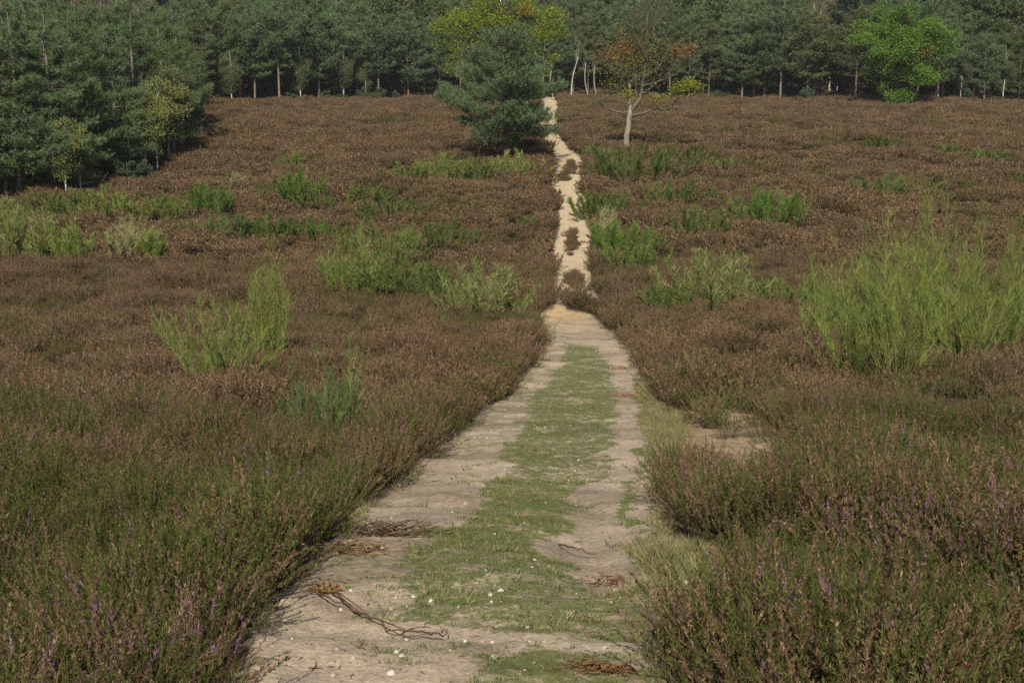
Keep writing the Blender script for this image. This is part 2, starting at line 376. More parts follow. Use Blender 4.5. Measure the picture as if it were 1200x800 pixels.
def heather():
    near = [heather_mesh('heather_sprig', 100 + i, .22, .46, 48, 92, .0042, .023, b, p) for i, (b, p) in enumerate(
        [(.10, .0), (.18, .02), (.28, .02), (.38, .0), (.5, .02), (.6, .0), (.7, .03), (.8, .0), (.9, .02), (.6, .3)])]
    mid = [heather_mesh('heather_sprig', 200 + i, .32, .44, 56, 44, .0085, .042, b, p) for i, (b, p) in enumerate(
        [(.25, .0), (.4, .02), (.55, .0), (.65, .02), (.75, .0), (.85, .02), (.9, .0), (1, .01), (1, .0), (.9, .2)])]
    far = [heather_mesh('heather_sprig', 300 + i, .55, .42, 64, 20, .026, .085, b, p) for i, (b, p) in enumerate(
        [(.35, .0), (.5, .0), (.65, .0), (.75, .0), (.85, .0), (.9, .0), (.95, .0), (1, .0), (1, .0), (1, .03)])]
    LB = 'low heather carpet of the heath, brown seed heads over green shoots'
    for nm, ms, y0, y1, sp, mg in (('heather', near, 2.6, 19, .20, .16), ('heather', mid, 19, 52, .32, .20), ('heather', far, 52, 172, .46, .24)):
        P = jgrid(y0, y1, sp); X, Y = P.T; Z = T(X, Y); keep = np.ones(len(X), bool)
        mr_ = mg * (rng.uniform(.1, 1.35, len(X)) if y0 < 50 else rng.uniform(.9, 1.5, len(X)))
        for dx, dy in ((0, 0), (mr_, 0), (-mr_, 0), (0, mr_), (0, -mr_ * 1.5)):
            a, b = project(X + dx, np.maximum(Y + dy, 2.5), T(X + dx, Y + dy)); keep &= ~on_path(a, b)
        a, b = project(X, Y, Z); inspot = inpoly(a, b, SPOT1) & (rng.random(len(X)) < .05)
        # beaten gaps
        keep &= (fbm(X * 1.5 + 50, Y * 1.5, 3) > .33)
        cs = {2.6: 1.0, 19: 1.45, 52: 2.1}[y0]
        d1, rid = cells(X, Y, cs); dome = np.sqrt(np.clip(1 - (d1 / .78) ** 2, 0, 1))
        keep &= (dome > (.5 if y0 < 50 else .3)) | (rng.random(len(X)) < .3)
        keep |= inspot
        X, Y, Z, dome, rid, inspot = X[keep], Y[keep], Z[keep], dome[keep], rid[keep], inspot[keep]
        px, py = project(X, Y, Z); n = len(X)
        isl0 = isl(px, py, 1.3); Z = Z + np.where(isl0, 0, dome * .06 * (1 if y0 < 50 else 2.5))
        # greener low down near the camera, browner over the hollow and the hill
        base = np.interp(Y, [6, 9, 14, 18.9, 19.1, 35, 60, 160], [0.3, 1.3, 3.0, 4.1, 2.8, 4.0, 5.0, 4.9])
        t = base + (fbm(X / 3.6, Y / 4.5, 2) - .5) * 7.5 + (rid - .5) * 6.5 + rng.normal(0, .9, n)
        ix = np.clip(np.round(t), 0, 8).astype(int)
        ix[(fbm(X / 1.4 + 80, Y / 1.4, 2) > .70) & (rng.random(n) < .45)] = 9
        sc = (.20 + .88 * dome) * (.66 + .72 * rid) + .20 * (rng.random(n) - .5) + .25 * (rng.random(n) < .03)
        if y0 == 52: sc = (.32 + .80 * dome) * (.66 + .68 * rid) + .2 * (rng.random(n) - .5); sc = np.where(inspot, rng.uniform(.22, .5, n), sc)
        # the banks stand a little taller beside the sand than out on the heath
        isl_ = isl(px, py, 1.2); sc = np.where(isl_, .6, sc)
        low = np.exp(-((px - 850) / 70) ** 2 - ((py - 565) / 28) ** 2); sc = sc * (1 - .35 * low)
        # scattered outlying small cushions fill the sandy openings on the right
        scatter(nm, ms, np.stack([X, Y, Z], 1), sc, ix, LB, 'heather', .16)
    # few dense cushions on the islands in the narrow path
    pts = []
    for x, y, a, b in ISL:
        for _ in range(46):
            q, r_ = rng.random() * 2 * pi, math.sqrt(rng.random()) * (.95 + .25 * sin(x + 3 * _)); pts.append(at(x + a * r_ * cos(q), y + 2 + b * r_ * sin(q)))
    pts = np.array(pts); scatter('heather', mid, pts, rng.uniform(.22, .62, len(pts)), rng.integers(3, 9, len(pts)), 'small heather cushions left standing in the narrow sand path', 'heather')
heather()

# ------------------------------------------------------------------ short turf, dry grass and pebbles on the track
def tuft(name, seed, n, L, w_, spread, cols):
    g = np.random.default_rng(seed); G = Geo(); th = g.random(n) * 2 * pi; r = spread * g.random(n)
    p = np.stack([r * np.cos(th), r * np.sin(th), np.zeros(n) - .004], 1); d = np.stack([np.cos(th) * .6, np.sin(th) * .6, np.ones(n)], 1) + g.normal(0, .35, (n, 3)); d[:, 2] = np.abs(d[:, 2]) + .15
    c = np.array(cols)[g.integers(0, len(cols), n)] * g.uniform(.7, 1.3, (n, 1)); G.blades(p, d, L * g.uniform(.5, 1.2, n), w_, c, g)
    return G.mesh(name, M_GRASS)
def ground_z(P): return T(P[:, 0], P[:, 1])
def turf():
    green = [(.11, .165, .035), (.13, .19, .045), (.09, .135, .03), (.24, .22, .10)]; dry = [(.30, .27, .13), (.36, .31, .18), (.17, .19, .06), (.22, .20, .09)]
    ms = [tuft('grass_tuft', 400 + i, 20, .022, .005, .05, green) for i in range(4)] + [tuft('grass_tuft', 410 + i, 30, .10, .005, .05, dry) for i in range(3)] + [tuft('grass_tuft', 420 + i, 22, .05, .006, .06, green + dry) for i in range(2)]
    P = []
    for y0, y1, sp in ((4.5, 14, .06), (14, 27, .085), (27, 42, .13)):
        n_ = int((y1 - y0) / sp)
        gx, gy = np.meshgrid(np.arange(-2.7, 4.6, sp), np.arange(y0, y1, sp)); P.append(np.stack([gx.ravel(), gy.ravel()], 1) + rng.uniform(-.5, .5, (gx.size, 2)) * sp)
    P = np.concatenate(P); X, Y = P.T; px, py = project(X, Y, T(X, Y))
    wq = np.clip((py - 380) / 200, 0.1, 1.4); wx = px + (fbm(X * 2, Y * 2 + 7, 4) - .5) * 75 * wq; wy = py + (fbm(X * 2 + 40, Y * 2, 4) - .5) * 50 * np.minimum(wq, 1)
    g_ = soft(wx, wy, GRASS, 6) + .4 * soft(wx, wy, THIN, 16)
    g_ = g_ * .95 + (fbm(X * 4, Y * 4, 3) - .5) * 2.4
    bay = soft(px, py, [[(735, 630), (800, 632), (862, 655), (866, 700), (800, 760), (770, 710), (760, 670)], [(745, 440), (800, 490), (810, 515), (765, 540), (748, 500)]], 8)
    fringe = inpoly(px, py, NEARP) & ~inpoly(px + 14, py, NEARP) | inpoly(px, py, NEARP) & ~inpoly(px - 14, py + 4, NEARP)
    fr = fringe & (rng.random(len(X)) < .35)
    keep = ((g_ > .62) & (rng.random(len(X)) < .75) & inpoly(px, py, NEARP)) | (bay > .4) | fr
    X, Y, b_, fr, px, py = X[keep], Y[keep], bay[keep], fr[keep], px[keep], py[keep]
    n = len(X); ix = rng.integers(0, 4, n); k = (rng.random(n) < b_ * .65) | (fr & (rng.random(n) < .7)); ix[k] = rng.integers(4, 7, k.sum()); k = ~k & (rng.random(n) < .12); ix[k] = rng.integers(7, 9, k.sum())
    Z = surf(X, Y, px, py)
    scatter('grass', ms, np.stack([X, Y, Z], 1), rng.uniform(.6, 1.3, n), ix, 'short green turf along the middle of the sandy track', 'grass', .2)
    # crumbs of dead heather and roots
    lm = []
    for i in range(5):
        g = np.random.default_rng(540 + i); G = Geo(); q = np.array([[0, 0, 0], [.4, g.normal(0, .08), .05], [.75, g.normal(0, .14), .03], [1, g.normal(0, .2), .06]]); G.tube(q, [.05, .05, .035, .02], [(.16, .10, .06), (.10, .065, .04), (.28, .19, .11), (.20, .12, .07), (.34, .20, .09)][i], 3); lm.append(G.mesh('litter', M_TWIG))
    n = 16000; X = rng.uniform(-2.7, 4.4, n); Y = 5 + 33 * rng.random(n) ** 1.5; px, py = project(X, Y, T(X, Y))
    keep = inpoly(px, py, NEARP) & (rng.random(n) < np.clip((fbm(X * 1.2 + 9, Y * 1.8, 3) - .38) * 2.6, .03, 1))
    X, Y, px, py = X[keep], Y[keep], px[keep], py[keep]; n = len(X)
    scatter('litter', lm, np.stack([X, Y, surf(X, Y) + .003], 1), .02 + .06 * rng.random(n) ** 2.5, rng.integers(0, 5, n), 'crumbs of dead heather and root strewn on the track', 'litter', .08)
    # pebbles
    pm = []
    for i in range(5):
        g = np.random.default_rng(500 + i); G = Geo(); th = np.arange(6) / 6 * 2 * pi
        v = [(0, 0, .5)] + [(cos(a) * g.uniform(.45, .75), sin(a) * g.uniform(.4, .6), g.uniform(.05, .25)) for a in th] + [(cos(a) * g.uniform(.5, .8), sin(a) * g.uniform(.4, .7), -.2) for a in th]
        f = [(0, k + 1, (k + 1) % 6 + 1) for k in range(6)]
        for k in range(6): a, b = k + 1, (k + 1) % 6 + 1; f += [(a, a + 6, b + 6), (a, b + 6, b)]
        G.add(v, f, [(.52, .46, .37), (.62, .56, .46), (.38, .31, .24), (.50, .40, .25), (.66, .62, .55)][i]); pm.append(G.mesh('pebble', M_STONE))
    n = 9000; X = rng.uniform(-2.7, 4, n); Y = 5 + 30 * rng.random(n) ** 1.8; px, py = project(X, Y, T(X, Y))
    dens = fbm(X * 1.5 + 3, Y * 1.5, 3); near = np.exp(-((px - 400) / 130) ** 2 - ((py - 760) / 50) ** 2) + np.exp(-((px - 680) / 60) ** 2 - ((py - 755) / 20) ** 2)
    keep = inpoly(px, py, NEARP) & (rng.random(n) < (dens - .35) * 1.2 + near)
    X, Y, px, py = X[keep], Y[keep], px[keep], py[keep]; n = len(X)
    s = .004 + .026 * rng.random(n) ** 6 + .01 * (rng.random(n) < .12)
    scatter('pebbles', pm, np.stack([X, Y, surf(X, Y, px, py) + .002], 1), s, rng.integers(0, 5, n), 'pale flint pebbles strewn over the sandy track', 'pebbles', .3)
from mathutils.bvhtree import BVHTree
_gm = bpy.data.objects['ground'].data
_co = np.empty(len(_gm.vertices) * 3, np.float32); _gm.vertices.foreach_get('co', _co); _co = _co.reshape(-1, 3)
_gx = np.unique(_co[:, 0]); _gy = np.unique(_co[:, 1]); _gzz = _co[:, 2].reshape(len(_gy), len(_gx))
def surf(X, Y, px=None, py=None):
    X = np.atleast_1d(np.asarray(X, np.float32)); Y = np.atleast_1d(np.asarray(Y, np.float32))
    i = np.clip(np.searchsorted(_gx, X) - 1, 0, len(_gx) - 2); j = np.clip(np.searchsorted(_gy, Y) - 1, 0, len(_gy) - 2)
    fx = (X - _gx[i]) / (_gx[i + 1] - _gx[i]); fy = (Y - _gy[j]) / (_gy[j + 1] - _gy[j])
    return (_gzz[j, i] * (1 - fx) + _gzz[j, i + 1] * fx) * (1 - fy) + (_gzz[j + 1, i] * (1 - fx) + _gzz[j + 1, i + 1] * fx) * fy
turf()

# ------------------------------------------------------------------ broom bushes
KIND = {'green': ((.140, .185, .042), (.20, .25, .068)), 'yellow': ((.18, .23, .048), (.275, .32, .080)), 'blue': ((.10, .165, .050), (.15, .22, .075)),
        'dark': ((.10, .155, .030), (.15, .205, .045)), 'straw': ((.30, .31, .12), (.42, .40, .20)), 'vivid': ((.115, .20, .032), (.165, .26, .05))}
def broom_geo(seed, Wd, H, kind, dens=1.0, bw=.012, dome=False, tips=None):
    g = np.random.default_rng(seed); G = Geo(); c0, c1 = map(np.array, KIND[kind])
    ns = max(6, int((24 if bw < .0115 else 32) * dens))
    for i in range(ns):
        th = g.random() * 2 * pi; rr = math.sqrt(g.random()); o = np.array([cos(th), sin(th), 0])
        far_ = bw > .0115; b = o * rr * Wd * (.36 if far_ else .16); lean = o * rr * Wd * (g.uniform(.08, .2) if far_ else g.uniform(.22, .42)) + g.normal(0, .05, 3) * Wd * [1, 1, 0]
        h = H * (g.uniform(.45, 1.0) * (1 - .3 * rr) if not dome else (1 - .5 * rr * rr) * g.uniform(.8, 1))
        if i == 0: h = H
        if bw > .0115: h = H * g.uniform(.55, 1) * (1 - .35 * rr * rr)
        tt = np.linspace(0, 1, 5)[:, None]; wob = g.normal(0, .04 * H, (1, 3)) * [1, 1, 0]
        pts = b + lean * tt ** 1.25 + np.array([0, 0, 1]) * h * .86 * tt + wob * np.sin(tt * pi)
        tone = g.uniform(.72, 1.15)
        G.tube(pts, np.linspace(.010, .004, 5) * max(1, bw / .009), c1 * tone, 3)
        m = int((40 if bw < .0115 else 84) * dens ** .3); t = g.uniform(.10, 1, m) ** .75; f = t * 4; k = np.minimum(f.astype(int), 3); p = pts[k] + (pts[k + 1] - pts[k]) * (f - k)[:, None]
        az = g.random(m) * 2 * pi; sp = (.45 if bw < .0115 else .75) if not dome else .9
        d = np.stack([np.cos(az) * sp, np.sin(az) * sp, np.ones(m)], 1) + lean / max(h, .1) * .7 + g.normal(0, .12, (m, 3))
        L = h * g.uniform(.07, .22, m) * (1.25 - .55 * t)
        cc = (c0 + (c1 - c0) * g.random((m, 1))) * tone
        if tips:
            s_ = g.random(m) < .25; cc[s_] = np.array(KIND[tips][1])
        G.blades(p, d, L, bw, cc, g)
        q = 6 if bw < .0115 else 7; p2 = (p[:, None] + norm(d)[:, None] * (L[:, None] * g.uniform(.1, .85, (m, q)))[..., None]).reshape(-1, 3)
        d2 = np.repeat(norm(d), q, 0) + g.normal(0, .34, (m * q, 3)); G.blades(p2, d2, np.repeat(L, q) * g.uniform(.3, .6, m * q), bw * .75, np.repeat(cc, q, 0) * g.uniform(.75, 1.25, (m * q, 1)), g)
    return G
BUSH = [
 # px, py(base), width px, height px, kind, dome, tips, label
 (255, 456, 140, 135, 'green', 0, 'yellow', 'large open broom bush on the left heath, about 50 steps from the camera'),
 (318, 428, 46, 165, 'yellow', 0, None, 'tall thin broom spray sticking up at the right of the large left bush'),
 (392, 526, 84, 128, 'blue', 0, 'yellow', 'fan-shaped blue-green broom bush nearest the left side of the track'),
 (345, 520, 36, 84, 'blue', 0, None, 'small wispy broom just left of the fan-shaped one near the track'),
 (35, 308, 70, 58, 'yellow', 0, 'straw', 'pale yellow-green broom clump at the left edge of the picture'),
 (6, 300, 40, 66, 'yellow', 0, 'straw', 'pale broom cut by the left edge of the picture'),
 (78, 310, 46, 42, 'yellow', 0, None, 'low yellowish broom right of the pale clump at the left edge'),
 (152, 308, 54, 52, 'straw', 0, 'straw', 'straw-coloured dry broom tuft standing alone on brown heather at left'),
 (175, 312, 24, 40, 'yellow', 0, None, 'small green broom touching the straw-coloured tuft'),
 (60, 252, 60, 26, 'green', 0, None, 'leftmost low broom of the band below the pine wood'),
 (105, 256, 60, 30, 'yellow', 0, None, 'yellowish broom in the band below the pine wood, left part'),
 (150, 262, 66, 32, 'green', 0, 'yellow', 'wide low broom in the middle of the band below the pine wood'),
 (195, 264, 56, 30, 'yellow', 0, None, 'yellow-green broom below the birches of the left wood'),
 (243, 258, 44, 38, 'vivid', 0, None, 'bright green broom at the right end of the band below the wood'),
 (238, 284, 38, 26, 'green', 0, None, 'small broom just below the bright green one'),
 (285, 282, 60, 32, 'blue', 0, None, 'dull green broom above the large left bush'),
 (332, 284, 50, 26, 'dark', 0, None, 'dark low broom above and right of the tall thin spray'),
 (345, 238, 44, 34, 'vivid', 0, None, 'bright broom left of the broad one in the left middle heath'),
 (388, 246, 62, 28, 'green', 1, None, 'broad rounded broom in the left middle heath'),
 (344, 200, 26, 16, 'yellow', 0, None, 'small yellowish broom highest up the left heath'),
 (270, 224, 28, 17, 'straw', 0, None, 'small pale tuft alone right of the left wood'),
 (376, 286, 40, 20, 'vivid', 1, None, 'small rounded bright broom left of the large central group'),
 (460, 262, 60, 26, 'green', 0, None, 'low spreading broom above the large central group'),
 (436, 236, 44, 16, 'green', 0, None, 'flat broom left of the row under the lone pine'),
 (447, 312, 84, 48, 'green', 0, None, 'upper left bush of the large broom group left of the path'),
 (515, 292, 66, 30, 'dark', 1, None, 'dense dark rounded broom at the right of the large group left of the path'),
 (420, 345, 70, 54, 'green', 0, 'yellow', 'lower left bush of the large broom group'),
 (468, 344, 60, 42, 'green', 0, None, 'lower middle bush of the large broom group'),
 (510, 352, 56, 40, 'green', 0, None, 'low broom between the large group and the pale-tipped one'),
 (562, 374, 74, 66, 'green', 0, 'straw', 'pale-tipped broom close to the left edge of the path'),
 (515, 396, 24, 30, 'green', 0, None, 'tiny broom in heather below the large group'),
 (480, 216, 50, 20, 'green', 0, None, 'leftmost broom of the row in front of the lone pine'),
 (520, 219, 50, 34, 'green', 0, 'yellow', 'tallest broom of the row in front of the lone pine'),
 (562, 217, 48, 26, 'green', 0, None, 'third broom from the left in the row before the lone pine'),
 (602, 212, 52, 30, 'yellow', 0, 'straw', 'pale broom at the right end of the row before the lone pine'),
 (620, 274, 20, 16, 'green', 0, None, 'tiny broom in brown heather left of the narrow path'),
 (748, 216, 82, 46, 'dark', 1, None, 'large dark rounded broom below the bare-branched tree'),
 (702, 190, 30, 13, 'yellow', 0, None, 'small yellowish tuft at the foot of the bare-branched tree'),
 (802, 192, 46, 17, 'dark', 1, None, 'low dark broom up the slope right of the bare-branched tree'),
 (855, 206, 50, 17, 'green', 0, None, 'flat broom on the right slope beyond the dark rounded one'),
 (792, 242, 58, 26, 'green', 0, None, 'spreading broom below the dark rounded broom'),
 (708, 258, 60, 30, 'dark', 1, None, 'dark broom mound at the right edge of the narrow path'),
 (712, 282, 28, 34, 'straw', 0, None, 'pale feathery broom tuft right of the narrow path'),
 (733, 298, 62, 34, 'vivid', 1, None, 'bright broom behind the pale feathery tuft'),
 (742, 318, 54, 34, 'green', 0, None, 'lower green broom beside the narrow path'),
 (818, 282, 52, 34, 'green', 0, None, 'round broom midway between the path and the vivid green bush'),
 (905, 268, 62, 44, 'vivid', 1, None, 'vivid green compact bush alone on the right heath'),
 (838, 366, 96, 70, 'green', 0, 'straw', 'large feathery broom right of the path with dry tips'),
 (778, 368, 50, 34, 'green', 0, None, 'low broom between the path and the large feathery broom'),
 (925, 366, 64, 46, 'green', 0, None, 'broom standing left of the big right-hand thicket'),
 (1030, 236, 52, 30, 'green', 0, None, 'broom clump high on the right heath above the thicket'),
 (1072, 228, 32, 16, 'yellow', 0, None, 'small yellow-green broom right of the clump above the thicket'),
 (1157, 196, 44, 18, 'green', 0, None, 'low broom far up the right heath'),
 (1116, 184, 22, 12, 'green', 0, None, 'small broom left of the low one far up the right heath'),
 (1033, 176, 26, 12, 'dark', 0, None, 'small dark broom near the top of the right heath'),
 (918, 168, 22, 10, 'green', 0, None, 'tiny broom tuft alone near the wood on the right heath'),
 (1192, 218, 32, 13, 'green', 0, None, 'low broom cut by the right edge of the picture'),
 (1162, 154, 36, 9, 'yellow', 0, None, 'flat pale broom farthest up at right'),
 (962, 400, 50, 90, 'green', 0, None, 'leftmost bush of the big broom thicket at right'),
 (998, 440, 96, 140, 'yellow', 0, 'green', 'front left bush of the big broom thicket at right'),
 (1015, 398, 84, 126, 'dark', 0, None, 'darker bush behind the left front of the thicket'),
 (1056, 438, 92, 176, 'yellow', 0, 'green', 'tall yellow-green bush in the front middle of the thicket'),
 (1092, 416, 84, 178, 'green', 0, 'yellow', 'tallest bush of the thicket, with spires above the rest'),
 (1130, 420, 86, 160, 'yellow', 0, 'green', 'full yellow-green bush right of the tallest one'),
 (1168, 410, 76, 140, 'green', 0, 'yellow', 'bush near the right end of the thicket'),
 (1204, 404, 70, 128, 'yellow', 0, None, 'last bush of the thicket, cut by the right picture edge'),
]
for i, (px, py, wp, hp, kind, dome, tips, lab) in enumerate(BUSH):
    x, y, z = at(px, py); s = y / F; Wd, H = wp * s * (1.25 if y < 38 else 1.7), hp * s * (1.08 if y < 45 else 1.15) + .16 + (.18 if y > 38 else 0)
    d = 1.0 if y < 45 else .8
    if wp > 70 and y < 45: d = 1.7
    if i in (0, 2): d = (1.6, 0, 1.0)[i]
    if px > 940 and y < 38: d = 1.3; hp *= 1.08; py += 12; x, y, z = at(px, py); H *= 1.1
    if y > 38: d = 1.0 if wp < 40 else 1.25
    if kind == 'straw': d *= .6
    bw = max(.0065, y * .00030) if y < 38 else y * .00030
    e = ob('broom_bush', broom_geo(1000 + i, Wd, H, kind, d, bw, bool(dome), tips).mesh('broom_bush', M_BROOM), label=lab, cat='bush', group='broom bushes on the heath', loc=(x, y, z - .03))
    e.rotation_euler.z = rng.random() * 6

# ------------------------------------------------------------------ trees
NB = (np.array([.092, .150, .066]), np.array([.160, .225, .108]))      # bluish Scots pine
NG = (np.array([.095, .145, .048]), np.array([.155, .205, .080]))      # greener or older needles
def trunk_pts(g, h, wob=.15, lean=(0, 0), n=9):
    t = np.linspace(0, 1, n)[:, None]; ph = g.random(2) * 6
    return np.concatenate([lean[0] * t * h + wob * np.sin(t * 5 + ph[0]) * t, lean[1] * t * h + wob * np.sin(t * 4 + ph[1]) * t, t * h], 1)
def pine_geo(seed, h, prof, r0=.16, nbr=60, tuft_n=10, per_m=9, nw=.035, nl=.22, cols=NB, barkc=(.20, .145, .11), dead=6, zlow=.25, t0=.16, lj=(.6, 1.12), whorl=0, flat=.10):
    """trunk and limbs, and the needle crown; prof = [(height fraction, crown radius m)]"""
    g = np.random.default_rng(seed); A = Geo(); B = Geo(); tp = trunk_pts(g, h, .12)
    A.tube(tp, r0 * (1 - np.linspace(0, 1, len(tp)) ** 1.1 * .9), barkc, 7)
    hf = np.array([p[0] for p in prof]); rr = np.array([p[1] for p in prof]); bc = np.array(barkc) * .7
    def tpt(z): return np.array([np.interp(z, tp[:, 2], tp[:, 0]), np.interp(z, tp[:, 2], tp[:, 1]), z])
    for i in range(nbr):
        f = hf[0] + (hf[-1] - hf[0]) * ((i + g.random()) / nbr if not whorl else (i // whorl * whorl + g.random() * .9) / nbr); az = i * 2.4 + g.normal(0, .5); L = np.interp(f, hf, rr) * g.uniform(*lj)
        if L < .2: L = .2
        s = tpt(f * h * .97); out = np.array([cos(az), sin(az), 0]); up = g.uniform(.0, .28) + .5 * max(0, f - .6)
        if f < .4: up -= .08
        tt = np.linspace(0, 1, 4)[:, None]; pts = s + out * L * tt + np.array([0, 0, 1]) * L * (up * tt + .12 * tt ** 3) + g.normal(0, .05 * L, (1, 3)) * tt
        A.tube(pts, np.linspace(.035, .01, 4) * (.5 + L / 3), bc, 3)
        n = max(5, int(per_m * L * (1.2 + L * .5))); t = g.uniform(t0, 1.0, n) ** .75; side = np.cross(out, [0, 0, 1])
        wd = L * .42 * np.sin(np.clip(t, 0, 1) * pi * .78 + .25)
        q = np.interp(t, [0, 1 / 3, 2 / 3, 1], [0, 1, 2, 3]); k = np.minimum(q.astype(int), 2); p = pts[k] + (pts[k + 1] - pts[k]) * (q - k)[:, None]
        u = g.normal(0, .55, n) * wd; p = p + side * u[:, None] + g.normal(0, flat, (n, 3)) + np.array([0, 0, 1]) * (g.uniform(-.02, .16, n))[:, None] * (1 + .2 * L)
        m = tuft_n; ax = norm(out + side * np.sign(u)[:, None] * .5 + np.array([0, 0, .9]) + g.normal(0, .3, (n, 3)))
        P = np.repeat(p, m, 0) + np.repeat(ax, m, 0) * g.uniform(-.1, .14, (n * m, 1)); D = np.repeat(ax, m, 0) * .6 + g.normal(0, .75, (n * m, 3))
        cc = np.repeat(cols[0] + (cols[1] - cols[0]) * g.random((n, 1)), m, 0) * g.uniform(.8, 1.2, (n * m, 1))
        B.blades(P, D, nl * g.uniform(.7, 1.2, n * m), nw, cc, g)
    for i in range(dead):
        z = g.uniform(zlow * .4, max(hf[0], .2)) * h; az = g.random() * 6.28; L = g.uniform(.4, 1.1); s = tpt(z)
        A.tube(np.array([s, s + np.array([cos(az), sin(az), .1]) * L * .5, s + np.array([cos(az), sin(az), -.05]) * L]), [.02, .014, .006], bc, 3)
    return A, B
def leafy_geo(seed, h, cz, rx, ry, rz, r0=.16, nl=9000, ls=.12, cols=((.1, .16, .03), (.15, .22, .05)), barkc=(.2, .17, .13), clumps=60, wob=.2, base_cl=(), droop=0., lean=(0, 0), accent=None, limb=.6, hole=0., stems=1, spread=.5, cs=.30):
    g = np.random.default_rng(seed); A = Geo(); B = Geo(); c0, c1 = map(np.array, cols)
    for s_ in range(stems):
        off = np.array([g.normal(0, spread), g.normal(0, spread), 0]) * (s_ > 0); tp = trunk_pts(g, h * g.uniform(.85, .97), wob, (lean[0] + (g.normal(0, .06) if s_ else 0), lean[1])) + off
        A.tube(tp, r0 * (1 - np.linspace(0, 1, len(tp)) * .88) * (1 if s_ == 0 else .75), barkc, 7)
        if s_ == 0: t0 = tp
    C = []
    for i in range(clumps):
        v = norm(g.normal(size=3)); rad = g.uniform(.35, .95) if g.random() < .85 else g.uniform(0, .5)
        C.append(np.array([lean[0] * h * .6, lean[1] * h * .6, cz]) + v * rad * np.array([rx, ry, rz]))
    C += [np.array(b, float) for b in base_cl]
    for c in C:
        z0 = min(max(c[2] - g.uniform(.5, 1.4) * limb * 2, h * .12), h * .9); s = np.array([np.interp(z0, t0[:, 2], t0[:, 0]), np.interp(z0, t0[:, 2], t0[:, 1]), z0])
        mid = (s + c) / 2 + np.array([0, 0, .12 * np.linalg.norm(c - s)]); A.tube(np.array([s, mid, c]), [r0 * .28, r0 * .17, r0 * .06], np.array(barkc) * .85, 4)
    per = nl // len(C)
    for c in C:
        cr = g.uniform(.5, .95) * (rx + rz) / 2 * cs; v = norm(g.normal(size=(per, 3))) * (g.random((per, 1)) ** .45) * cr * np.array([1.15, 1.15, .75])
        if g.random() < hole: continue
        p = c + v; p[:, 2] -= droop * g.random(per) * cr * 2
        cc = c0 + (c1 - c0) * np.clip(g.random() * .6 + g.random((per, 1)) * .6, 0, 1)
        if accent is not None and g.random() < accent[0]: cc = np.array(accent[1]) * g.uniform(.7, 1.2, (per, 1))
        B.diamonds(p, v + g.normal(0, .7, (per, 3)) * cr + [0, 0, -droop], ls * g.uniform(.7, 1.2, per), ls * .7, cc, g)
    return A, B
def tree(name, geos, leafmat, loc, label, group=None, rz=0, cat='tree', sc=1.0, crown='crown'):
    e = ob(name, None, label=label, cat=cat, group=group, loc=loc); e.empty_display_size = .5; e.rotation_euler.z = rz; e.scale = (sc,) * 3
    ob('trunk', geos[0].mesh('trunk', M_BARK), e)
    if geos[1].v: ob(crown, geos[1].mesh(crown, leafmat), e)
    return e

# lone pine beside the path
x, y, z = at(592, 195)
tree('pine_tree', pine_geo(23, 7.0, [(.15, .9), (.21, 1.8), (.28, 2.9), (.38, 3.3), (.52, 2.9), (.68, 2.7), (.84, 2.1), (1, .9)], .17, 66, 16, 19, .026, .20, NB, (.20, .16, .13), 3, .25, .22, (.45, 1.25)),
     M_NEEDLE, (x, y, z - .05), 'lone dark green pine standing on heather left of the narrow path', rz=2.2)
# yellow-green beech behind it
x, y, z = at(590, 158)
tree('beech_tree', leafy_geo(12, 11.5, 6.9, 3.8, 3.0, 5.0, .22, 44000, .125, ((.12, .19, .022), (.29, .33, .035)), (.20, .18, .15), 170, .2, [(-3.7, -.5, 5.0), (-3.4, 0, 4.2), (-3.9, -.3, 5.9), (-2.9, -.4, 4.8), (3.2, 0, 5.0), (-4.3, -.6, 6.9), (-4.0, -.8, 7.1), (-3.6, -.9, 6.8), (3.8, 0, 6.5), (3.6, 0, 7.5)], 0, accent=(.02, (.40, .30, .03)), hole=.12, cs=.21),
     M_LEAF, (x, y, z - .05), 'tall yellow-green beech behind the lone pine, one spray turned orange')
